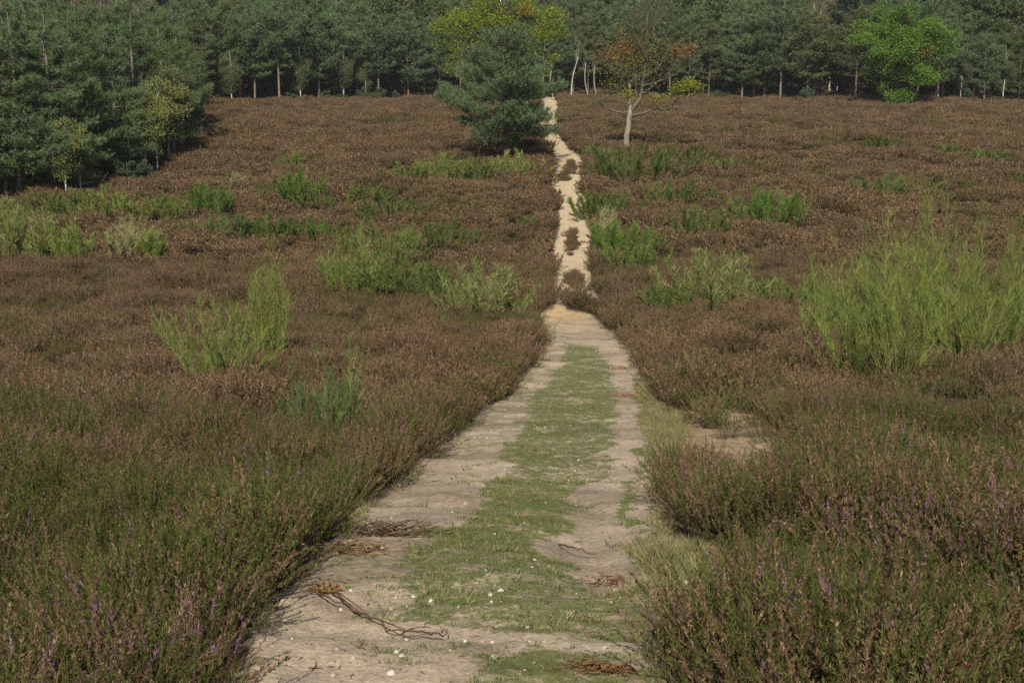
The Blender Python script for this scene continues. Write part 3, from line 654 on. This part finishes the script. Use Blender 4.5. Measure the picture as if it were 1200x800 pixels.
# half-bare tree, right of the path: limbs traced as real curves with depth
def bare_tree():
    x, y, z = at(734, 181); s = y / F; g = np.random.default_rng(5); A = Geo(); B = Geo()
    def P(a, b, dy=0.0): return np.array([((650 + a * .225) - 734) * s, dy, (174 - b * .225) * s])
    grey = (.29, .27, .205); gg = (.14, .135, .09)
    def limb(pts, r0, r1, c, k=6):
        pts = np.array([P(*q) for q in pts]); t = np.linspace(0, len(pts) - 1, len(pts) * 3); i = np.minimum(t.astype(int), len(pts) - 2); p = pts[i] + (pts[i + 1] - pts[i]) * (t - i)[:, None]
        p[1:-1] = (p[:-2] + p[1:-1] * 2 + p[2:]) / 4; p[1:-1] += g.normal(0, .018, p[1:-1].shape); A.tube(p, np.linspace(r0, r1, len(p)), c, k); return p
    limb([(368, 790), (372, 740), (378, 660), (385, 600), (392, 550)], .185, .13, grey, 10)
    ends = []
    ends.append(limb([(388, 560, 0), (340, 562, -.2), (290, 552, -.4), (250, 532, -.6), (215, 500, -.7), (182, 488, -.8)], .07, .022, gg))
    limb([(250, 532, -.6), (230, 500, -.9), (165, 470, -1.2)], .04, .012, gg, 4); limb([(310, 555, -.3), (320, 585, -.5), (318, 598, -.6)], .025, .01, gg, 4)
    r = limb([(398, 578, 0), (460, 565, .2), (530, 540, .4), (575, 552, .5), (612, 530, .6), (648, 488, .6)], .085, .028, gg); ends.append(r)
    limb([(390, 560, 0), (388, 480, .1), (384, 415, .1)], .11, .07, grey, 8)
    m = limb([(396, 550, 0), (432, 510, .1), (452, 450, .2), (456, 380, .2), (468, 290, .1), (474, 200, .1), (472, 100, 0), (480, 10, 0), (484, -60, 0)], .13, .018, gg); ends.append(m)
    sides = [[(446, 470, .1), (520, 425, .5), (590, 355, .8), (640, 270, 1.0), (665, 215, 1.0)], [(455, 400, .2), (520, 350, -.5), (560, 280, -.8), (600, 190, -1)], [(462, 330, .1), (500, 250, .6), (520, 150, .9), (540, 60, 1.)],
             [(440, 490, .1), (400, 400, -.5), (402, 330, -.6), (380, 240, -.8)], [(456, 380, .2), (410, 300, .6), (370, 230, .9), (330, 170, 1)], [(430, 510, 0), (350, 430, .6), (290, 340, 1), (260, 280, 1.2)], [(470, 240, .1), (440, 160, -.6), (410, 80, -.8)],
             [(472, 180, .1), (500, 110, -.5), (530, 20, -.6)], [(385, 440, 0), (330, 380, -.6), (270, 330, -.9)], [(470, 300, 0), (420, 220, -.9), (360, 110, -1.3)], [(452, 430, 0), (560, 400, -.6), (680, 330, -1)]]
    tw = []
    for q in sides: tw.append(limb(q, .05, .012, gg, 4))
    for p in tw + [m]:
        for _ in range(26):
            i = g.integers(len(p) // 4, len(p)); d = norm(np.array([g.normal(0, .8), g.normal(0, .8), .9])); L = g.uniform(.5, 1.5)
            A.tube(np.array([p[i], p[i] + d * L * .5 + g.normal(0, .05, 3), p[i] + d * L + [0, 0, .1]]), [.014, .009, .004], np.array(gg) * .8, 3)
    for r_ in ends[:2]:
        for _ in range(8):
            i = g.integers(len(r_) // 2, len(r_)); d = norm(np.array([g.normal(0, .8), g.normal(0, .8), .5])); L = g.uniform(.3, .8); A.tube(np.array([r_[i], r_[i] + d * L]), [.012, .004], gg, 3)
    org = (.34, .19, .055); ylw = (.28, .30, .035); oli = (.20, .205, .05)
    for a, b, w_, h_, c, n in [(430, 300, 260, 170, oli, 700), (380, 210, 200, 120, (.22, .18, .055), 420), (560, 260, 200, 140, oli, 420), (290, 270, 90, 60, org, 340), (345, 235, 80, 60, org, 300), (420, 240, 80, 80, org, 260), (320, 340, 130, 70, oli, 420), (360, 300, 110, 60, ylw, 200), (300, 420, 80, 45, oli, 200), (640, 250, 100, 55, org, 380), (690, 240, 50, 40, org, 130),
                               (680, 430, 95, 50, ylw, 620), (650, 440, 60, 30, ylw, 260), (728, 425, 55, 30, ylw, 200), (525, 492, 45, 40, ylw, 260), (590, 478, 35, 20, ylw, 90), (382, 470, 45, 45, ylw, 260), (500, 350, 160, 100, oli, 220), (450, 180, 200, 110, oli, 160), (200, 485, 60, 25, oli, 90)]:
        q = g.normal(0, .42, (n, 3)); p = P(a, b) + q * np.array([w_ * .225 * s, .7, h_ * .225 * s]); B.diamonds(p, g.normal(size=(n, 3)), .11, .08, np.array(c) * g.uniform(.6, 1.3, (n, 1)), g)
    tree('bare_tree', (A, B), M_LEAF, (x, y, z), 'half-bare tree with pale peeling trunk and long low limbs right of the path', crown='leaves')
bare_tree()
# round green oak against the right wood
x, y, z = at(1048, 125)
tree('oak_tree', leafy_geo(14, 9.6, 5.4, 4.7, 4.0, 3.9, .25, 44000, .165, ((.085, .175, .020), (.15, .26, .030)), (.16, .14, .11), 110, .1, [(-.2, -1.5, .7), (-.8, -1.4, 1.0), (.4, -1.4, 1.1), (1.2, -2, 2.3), (2.2, -2, 2.6)], accent=(.035, (.55, .22, .02))),
     M_LEAF, (x, y - 1.0, z - .1), 'round bright green oak with orange flecks before the right-hand wood')

# pine kinds of the woods
FORM = [[(.24, 1.3), (.34, 2.2), (.5, 2.3), (.65, 1.9), (.8, 1.4), (.92, .8), (1, .25)], [(.28, 1.4), (.4, 2.1), (.6, 2.1), (.75, 1.6), (.9, .9), (1, .3)],
        [(.16, 1.2), (.3, 2.0), (.45, 2.4), (.62, 2.0), (.8, 1.4), (1, .3)], [(.34, 1.3), (.45, 2.0), (.66, 2.2), (.82, 1.7), (.93, 1.0), (1, .4)]]
FAR_P = []
for i in range(8):
    c = (NB, NB, NG, NB, NB, (np.array([.12, .135, .052]), np.array([.17, .185, .08])), NG, NB)[i]; FAR_P.append(pine_geo(50 + i, 9.0, FORM[i % 4], .10, 50, 10, 11, .05, .25, c, [(.22, .165, .115), (.27, .22, .17), (.18, .14, .11)][i % 3], 7, .25, .2, (.5, 1.25), 5, .07))
LEFT_P = []
for i in range(4):
    LEFT_P.append(pine_geo(70 + i, 8.4, [[(.16, 2.0), (.26, 2.6), (.45, 2.2), (.65, 1.6), (.85, .9), (1, .2)], [(.2, 2.2), (.32, 2.7), (.5, 2.2), (.7, 1.5), (.88, .8), (1, .2)], [(.08, 2.0), (.22, 2.4), (.45, 2.0), (.7, 1.3), (.9, .6), (1, .15)], [(.24, 2.0), (.36, 2.5), (.6, 1.9), (.8, 1.2), (1, .2)]][i], .15, 55, 13, 17, .03, .19, NB if i % 2 == 0 else NG, (.20, .17, .14), 6, .25, .25, (.5, 1.25), 5, .06))
BIRCH = []
for i in range(3):
    BIRCH.append(leafy_geo(90 + i, 8.5, 5.3, 1.7, 1.7, 3.1, .08, 9000, .13, (((.17, .20, .05), (.25, .27, .085)), ((.10, .135, .05), (.15, .18, .08)), ((.14, .12, .05), (.18, .15, .07)))[i], (.62, .60, .54), 46, .25, (), .5, hole=.1))
BROAD = [leafy_geo(95, 10, 6.0, 3.0, 3.0, 3.6, .2, 10000, .22, ((.07, .11, .035), (.11, .15, .05)), (.2, .17, .13), 60, .2, (), .1), leafy_geo(96, 11, 6.8, 2.6, 2.6, 4.2, .2, 12000, .22, ((.022, .042, .028), (.035, .06, .04)), (.1, .09, .07), 60, .2, (), .1)]
SHRUB = [leafy_geo(97, 1.8, .9, 1.1, 1.0, .9, .03, 3000, .10, ((.075, .12, .06), (.11, .16, .09)), (.15, .12, .1), 22, .1, ((0, 0, .3), (.5, 0, .3), (-.5, 0, .3)), 0), leafy_geo(98, 1.6, .7, 1.2, 1.0, .7, .03, 3000, .10, ((.065, .10, .035), (.10, .14, .05)), (.15, .12, .1), 22, .1, ((0, 0, .3), (.6, 0, .3)), 0)]
PROTO = {}
def proto(key, geos, lm):
    PROTO[key] = (geos[0].mesh('trunk', M_BARK), geos[1].mesh('crown', lm), geos, lm)
for i, g_ in enumerate(FAR_P): proto('far%d' % i, g_, M_NEEDLE)
for i, g_ in enumerate(LEFT_P): proto('left%d' % i, g_, M_NEEDLE)
for i, g_ in enumerate(BIRCH): proto('birch%d' % i, g_, M_LEAF)
for i, g_ in enumerate(BROAD): proto('broad%d' % i, g_, M_LEAF)
for i, g_ in enumerate(SHRUB): proto('shrub%d' % i, g_, M_LEAF)
def plant(key, name, loc, sc, label, group=None, rz=None, cat='tree', zs=1.0):
    a, b = PROTO[key][:2]
    e = ob(name, None, label=label, cat=cat, group=group, loc=loc); wd_ = sc * (1 + .14 * float(rng.normal())) if 'pine' in name else sc; e.scale = (wd_, wd_, sc * zs); e.rotation_euler.z = rng.random() * 6.28 if rz is None else rz; e.empty_display_size = .5
    ob('trunk', a, e); ob('crown', b, e); return e

EDGE = [(-80, 131), (225, 126), (400, 122), (530, 116), (680, 116), (860, 118), (1000, 122), (1200, 125), (1320, 126)]
ex = [p[0] for p in EDGE]; ed = []
for p in EDGE: ed.append(at(*p)[:2])
edX = np.array([e[0] for e in ed]); edY = np.array([e[1] for e in ed])
def edgeY(X): return np.interp(X, edX, edY)
placed = []
def free(x, y, d):
    for a, b in placed[-3000:]:
        if (a - x) ** 2 + (b - y) ** 2 < d * d: return False
    return True
ox, oy, _ = at(1048, 125)
FRONT = []; YB = []
# front rows, tree by tree
GF = 'pines along the front of the far wood'
gr_ = np.random.default_rng(21); nf = 0
for row, (off, sp) in enumerate(((0, 2.3), (2.2, 2.4), (4.6, 2.7))):
    X = -52.0
    while X < 64:
        X += sp * gr_.uniform(.45, 1.6); Y = float(edgeY(X)) + off + gr_.uniform(-1.0, 1.6)
        if abs(X - ox) < 3.6 and row == 0: continue
        pxx = 600 + F * X / Y
        if 640 < pxx < 720 and row < 2: continue
        if pxx < 215 and row > 0: continue
        if not free(X, Y, 1.2): continue
        placed.append((X, Y)); nf += 1
        lab = ('bare-stemmed pine in the front row of the far wood', 'pine just behind the front row of the far wood', 'pine in the third row of the far wood')[row]
        if row == 0 and gr_.random() < .09:
            YB.append((pxx, plant('birch1', 'birch_tree', (X, Y, float(T(X, Y)) - .1), gr_.uniform(.6, .8), 'pale-stemmed young birch among the front pines of the far wood', 'young birches at the edge of the far wood'))); continue
        e = plant('far%d' % gr_.integers(0, 8), 'pine_tree', (X, Y, float(T(X, Y)) - .1), gr_.uniform(.78, 1.22), lab, GF)
        if row == 0: FRONT.append((pxx, e))
ORD = ['first', 'second', 'third', 'fourth', 'fifth', 'sixth', 'seventh', 'eighth', 'ninth', 'tenth', 'eleventh', 'twelfth', 'thirteenth', 'fourteenth', 'fifteenth', 'sixteenth', 'seventeenth', 'eighteenth', 'nineteenth', 'twentieth'] + ['twenty-' + q for q in ('first', 'second', 'third', 'fourth', 'fifth', 'sixth', 'seventh', 'eighth', 'ninth')] + ['thirtieth'] + ['thirty-' + q for q in ('first', 'second', 'third', 'fourth', 'fifth', 'sixth', 'seventh', 'eighth', 'ninth')]
def name_row(L, what):
    n = [0] * 6
    for px, e in sorted(L, key=lambda q: q[0]):
        k = 0 if px < 215 else 1 if px < 520 else 2 if px < 720 else 3 if px < 1048 else 4 if px < 1215 else 5
        e['label'] = ('%s %s along the edge behind the near wood', '%s %s from the near left wood towards the beech', '%s %s behind the beech and path end',
                      '%s %s from the half-bare tree towards the oak', '%s %s right of the round oak', '%s %s beyond the right edge of the picture')[k] % (ORD[n[k]], what); n[k] += 1
name_row(FRONT, 'front-row pine of far wood'); name_row(YB, 'pale-stemmed young birch')
SHR = []
# low growth at the wood's foot
for k in range(80):
    X = gr_.uniform(-50, 60); Y = float(edgeY(X)) + gr_.uniform(-.8, 1.0); pxx = 600 + F * X / Y
    if 600 < pxx < 660 or pxx < 215: continue
    SHR.append((pxx, plant('shrub%d' % gr_.integers(0, 2), 'shrub', (X, Y, float(T(X, Y)) - .1), gr_.uniform(.5, 1.0), 'low green shrub at the foot of the far wood', 'shrubs along the foot of the far wood', cat='shrub')))
name_row(SHR, 'low shrub under the far wood')
# birches and the dark tree behind the path's end
WB = leafy_geo(120, 6.0, 5.2, 1.0, 1.0, 1.2, .08, 900, .12, ((.10, .13, .05), (.15, .17, .08)), (.50, .48, .42), 14, .35, (), .5, lean=(.10, 0)); proto('white0', WB, M_LEAF)
WB2 = leafy_geo(121, 5.2, 4.6, .8, .8, .8, .065, 500, .12, ((.10, .13, .05), (.15, .17, .08)), (.45, .43, .38), 10, .5, (), .5, lean=(-.16, 0)); proto('white1', WB2, M_LEAF)
for px, key, sc, lab in ((641, 'white1', .95, 'slim white birch stem left of the tallest, behind the end of the path'), (649, 'white1', .85, 'short white birch stem beside the slim one behind the path end'), (669, 'white0', 1.2, 'tallest leaning white birch behind the end of the path'),
                         (690, 'white1', 1.1, 'crooked pale birch leaning left, between the path end and the bare tree'), (700, 'white1', 1.0, 'pale birch stem just left of the half-bare tree')):
    x, y, z = at(px, 117); plant(key, 'birch_tree', (x, y - .5, z - .1), sc, lab, rz=gr_.uniform(-.3, .3))
for px, yy, key, sc, nm, lab in ((655, 168, 'birch1', 1.15, 'birch_tree', 'grey-green domed birch crown right of the beech'), (672, 166, 'birch1', 1.1, 'birch_tree', 'grey-green birch behind the leaning white stems'), (690, 178, 'broad1', 1.35, 'dark_tree', 'nearly black tall tree behind the birches at the path end'), (705, 181, 'broad1', 1.15, 'dark_tree', 'dark tree right of the blackest one behind the birches'),
                             (720, 166, 'birch1', 1.25, 'birch_tree', 'grey-green birch left behind the half-bare tree'), (745, 168, 'birch1', 1.35, 'birch_tree', 'tall soft birch directly behind the half-bare tree'), (770, 167, 'birch1', 1.2, 'birch_tree', 'soft grey-green birch right behind the half-bare tree'), (795, 170, 'birch1', 1.3, 'birch_tree', 'rightmost grey-green birch behind the half-bare tree')):
    X = (px - 600) / F * yy; placed.append((X, yy)); plant(key, nm, (X, yy, float(T(X, yy)) - .1), sc, lab)

# left wood, stepping towards the camera
LW = [(-70, 300), (0, 236), (60, 228), (120, 214), (160, 202), (205, 176), (234, 152), (232, 124)]
for px, py, key, sc, lab in ((8, 237, 'left1', 1.0, 'leftmost pine of the near wood, its grey stem cut close to the picture edge'), (23, 238, 'left0', 1.05, 'big pine with twin-looking grey stems at the left, front of the near wood'), (62, 226, 'left2', 1.02, 'pine between the front left one and the yellow birch'),
                             (98, 216, 'left3', 1.05, 'pine standing behind the yellow-leaved birch'), (136, 208, 'left0', .95, 'pine with a long pale bough over the blue-green shrub'), (160, 198, 'left2', .98, 'pine at the corner of the near wood'), (176, 190, 'left1', .85, 'pine behind the right birches of the near wood'),
                             (192, 176, 'left2', .8, 'dark pine near the right tip of the near wood'), (204, 162, 'left2', .72, 'last low pine at the right tip of the near wood'), (206, 148, 'left0', .7, 'small pine farthest back on the near wood\'s right side')):
    x, y, z = at(px, py); placed.append((x, y)); plant(key, 'pine_tree', (x, y, z - .1), sc, lab)
for px, py, key, sc, lab in ((96, 226, 'birch0', .52, 'slender yellow-leaved birch with white stem before the near wood'), (112, 222, 'birch0', .45, 'smaller yellow-leaved birch right of the slender one'), (160, 196, 'birch0', .62, 'olive birch at the corner of the near wood'),
                             (174, 192, 'birch0', .68, 'yellow-green birch left of the pair with white stems'), (186, 186, 'birch0', .72, 'white-stemmed birch leaning at the right end of the near wood'), (193, 183, 'birch1', .66, 'greener birch beside the leaning white-stemmed one'), (200, 174, 'birch1', .6, 'low greyish birch at the tip of the near wood')):
    x, y, z = at(px, py); x += 1.1 if px > 130 else 0; y -= 2.4; z = float(T(x, y)); placed.append((x, y)); plant(key, 'birch_tree', (x, y, z - .1), sc, lab)
x, y, z = at(150, 216); plant('shrub0', 'shrub', (x, y, z - .1), .95, 'pale blue-green young pine bush in front of the near wood', cat='shrub')
x, y, z = at(176, 214); plant('shrub0', 'shrub', (x, y, z - .1), .7, 'smaller blue-green bush right of the pale one by the near wood', cat='shrub')
x, y, z = at(128, 190); plant('shrub1', 'shrub', (x, y, z - .1), .9, 'dark shrub under the long bough of the near wood', cat='shrub')
# trees filling the near wood
cand = []
for k in range(4000):
    Y = gr_.uniform(64, 172); X = gr_.uniform(-62, -18); a, b = project(X, Y, float(T(X, Y)))
    if a > 212 or a < -330: continue
    if b > np.interp(a, [p[0] for p in LW[:-1]], [p[1] for p in LW[:-1]]) - 3: continue
    cand.append((X, Y, a))
nl_ = 0; REST = []
for X, Y, a in cand:
    if Y > edgeY(X) or not free(X, Y, 2.3): continue
    placed.append((X, Y))
    if a > -60 and nl_ < 90: nl_ += 1; plant('left%d' % gr_.integers(0, 4), 'pine_tree', (X, Y, float(T(X, Y)) - .1), gr_.uniform(.85, 1.1), 'pine deep inside the near left wood', 'inner pines of the near left wood')
    else: REST.append((X, Y, float(T(X, Y)) - .1))
# the mass of the wood climbing behind
MIX = [join('wood_tree', PROTO[k][2], [M_BARK, PROTO[k][3]]) for k in ['far0', 'far1', 'far2', 'far3', 'far4', 'far5', 'far6', 'far7', 'birch1', 'birch2', 'broad0', 'broad1']]
P = []; I = []; Sc = []
for X, Y, Z in REST: P.append((X, Y, Z)); I.append(int(gr_.integers(0, 8))); Sc.append(.95)
Y = 0; d = 7.0
while d < 190:
    sp = 2.9 if d < 40 else 3.8
    X = -90 - d * .5
    while X < 95 + d * .5:
        X += sp * gr_.uniform(.75, 1.3); Yq = float(edgeY(X)) + d + gr_.uniform(-1, 1)
        if abs(X) > Yq * .36 * 1.3 + 6: continue
        if not free(X, Yq, 1.4): continue
        nse = float(fbm(np.array(X / 16.), np.array(Yq / 16.), 2)); r = gr_.random()
        k = int(gr_.integers(0, 8))
        if nse > .56: k = 9 if r < .5 else (8 if r < .75 else k)
        elif nse < .36: k = 10 if r < .5 else k
        if r > .985: k = 11
        P.append((X, Yq, float(T(X, Yq)) - .1)); I.append(k); Sc.append(gr_.uniform(.75, 1.35) * (1 + .2 * min(d / 120, 1)))
    d += sp * .95
scatter('forest', MIX, np.array(P), np.array(Sc), np.array(I), 'dense mixed pine wood climbing the hill behind the heath', 'forest', .03)

# ------------------------------------------------------------------ sticks and litter
def stick(name, pts, r0, r1, label, cat='stick', c=(.13, .08, .05), twigs=(), lift=.02, group=None):
    W = [at(*p) for p in pts]; o0 = np.array(W[0]); G = Geo(); g = np.random.default_rng(len(label))
    W = np.array([(a, b, float(surf(a, b)[0]) + lift) for a, b, _ in W]); t = np.linspace(0, len(W) - 1, len(W) * 4); i = np.minimum(t.astype(int), len(W) - 2); p = W[i] + (W[i + 1] - W[i]) * (t - i)[:, None]
    p[1:-1] = (p[:-2] + 2 * p[1:-1] + p[2:]) / 4; p[1:-1] += g.normal(0, .006, p[1:-1].shape); p[:, 2] += .03 * np.abs(np.sin(t * 1.7)); o0 = p[0].copy()
    G.tube(p - o0, np.linspace(r0, r1, len(p)), c, 6)
    e = ob(name, G.mesh(name, M_TWIG), label=label, cat=cat, group=group, loc=o0)
    for tw in twigs:
        H = Geo(); w2 = np.array([(a, b, float(surf(a, b)[0]) + lift + .03) for a, b, _ in [at(*q) for q in tw]]) - o0; H.tube(w2, np.linspace(r0 * .6, r1 * .6, len(w2)), c, 5); ob('twig', H.mesh('twig', M_TWIG), e)
    return e
stick('fallen_branch', [(388, 702), (400, 712), (418, 724), (440, 734), (470, 744), (505, 748)], 0.0075, .003, 'long curved dead branch lying across the left of the track', 'branch',
      twigs=([(398, 708), (412, 716), (428, 726)], [(440, 734), (480, 748), (520, 756)], [(388, 702), (384, 696)]))
stick('fallen_twig', [(372, 708), (388, 716), (402, 718)], .006, .003, 'short thin twig just left of the long curved branch', 'twig')
stick('fallen_twig', [(470, 745), (500, 752), (522, 757), (524, 752)], .006, .003, 'thin twig beside the right end of the long curved branch', 'twig')
stick('fallen_twig', [(655, 632), (675, 640), (700, 637)], .007, .003, 'dark twig lying in the hollow of the right wheel rut', 'twig')
stick('fallen_log', [(92, 226), (112, 222), (128, 221), (136, 219)], .07, .04, 'pale fallen log in front of the near left wood', 'log', c=(.36, .31, .24), lift=.32)
stick('fallen_log', [(118, 226), (124, 217), (127, 213)], .05, .03, 'short pale log leaning on the fallen one by the left wood', 'log', c=(.40, .35, .27), lift=.40)
def brush(px, py, wp, hp, n, cols, label, name='dead_heather', seed=1, hgt=.10, cat='brushwood'):
    x, y, _ = at(px, py); z = float(surf(x, y)[0]); s = y / F; g = np.random.default_rng(seed); G = Geo(); w_ = wp * s * 1.35; h_ = hp * s * 3.2; hgt *= .7
    for i in range(int(n * .6)):
        p = np.array([g.normal(0, .28) * w_, g.normal(0, .28) * h_, g.random() * hgt * .5]); a = g.normal(0, .6) + (pi if g.random() < .5 else 0); L = g.uniform(.1, .32) * w_ * 1.0
        d = np.array([cos(a), sin(a), g.uniform(-.05, .35)]); q = np.array([p, p + d * L * .5 + g.normal(0, .012, 3), p + d * L]); q[:, 2] = np.maximum(q[:, 2], .004); G.tube(q, [.005, .0035, .002], np.array(cols[g.integers(len(cols))]) * g.uniform(.6, 1.3), 3)
    return ob(name, G.mesh(name, M_TWIG), label=label, cat=cat, loc=(x, y, z), kind='stuff')
brush(455, 632, 68, 18, 260, [(.11, .075, .045), (.16, .11, .06), (.07, .05, .035)], 'dark heap of dead heather brush at the left edge of the track', seed=3, hgt=.16)
brush(415, 648, 60, 14, 150, [(.2, .13, .07), (.26, .17, .08)], 'thin brown scatter of dead heather left of the dark brush heap', seed=4, hgt=.05)
brush(380, 700, 34, 10, 90, [(.33, .17, .06), (.24, .22, .06)], 'rusty tuft of dry grass at the thick end of the curved branch', 'dry_grass_tuft', seed=5, hgt=.12, cat='grass tuft')
brush(690, 790, 40, 10, 110, [(.24, .12, .05), (.19, .11, .06)], 'rust-orange dead twigs at the bottom of the track, left one', 'dead_twigs', seed=6, hgt=.08, cat='twigs')
brush(725, 792, 36, 8, 80, [(.24, .13, .06), (.18, .11, .06)], 'rust-orange dead twigs at the bottom of the track, right one', 'dead_twigs', seed=7, hgt=.06, cat='twigs')
brush(720, 668, 46, 8, 90, [(.25, .14, .07), (.2, .13, .08)], 'brown dry litter at the lower end of the right wheel rut', 'dead_twigs', seed=8, hgt=.04, cat='twigs')
brush(735, 464, 22, 6, 70, [(.36, .16, .06), (.28, .14, .07)], 'reddish dry litter in the right rut, lower of the two far ones', 'dead_twigs', seed=9, hgt=.05, cat='twigs')
brush(733, 432, 24, 5, 70, [(.36, .18, .07), (.28, .15, .07)], 'reddish dry litter in the right rut, farther of the two', 'dead_twigs', seed=10, hgt=.05, cat='twigs')
# upright grass tuft in the bare spot, and a few pale stalks
x, y, z = at(838, 498); ob('grass_tuft', tuft('grass_tuft', 601, 60, .85, .014, .09, [(.14, .22, .04), (.2, .26, .07), (.11, .18, .03)]), label='tall bright green grass tuft on the bare sand patch right of the track', cat='grass tuft', loc=(x, y, z))

# ------------------------------------------------------------------ air
def haze():
    x, y0, y1, z0, z1 = 1300, -80, 1100, -20, 60
    v = [(a, b, c) for c in (z0, z1) for a, b in ((-x, y0), (x, y0), (x, y1), (-x, y1))]
    q = [(3, 2, 1, 0), (4, 5, 6, 7), (0, 1, 5, 4), (1, 2, 6, 5), (2, 3, 7, 6), (3, 0, 4, 7)]
    m = bpy.data.materials.new('haze'); m.use_nodes = True; N = m.node_tree.nodes; N.remove(N['Principled BSDF'])
    p = N.new('ShaderNodeVolumePrincipled'); p.inputs['Color'].default_value = (.86, .92, 1, 1); p.inputs['Density'].default_value = .00020; m.node_tree.links.new(p.outputs[0], N['Material Output'].inputs['Volume'])
    ob('haze', mesh_np('haze', v, q, None, [m]), kind='stuff', label='thin bluish air over the whole heath', cat='haze')
haze()
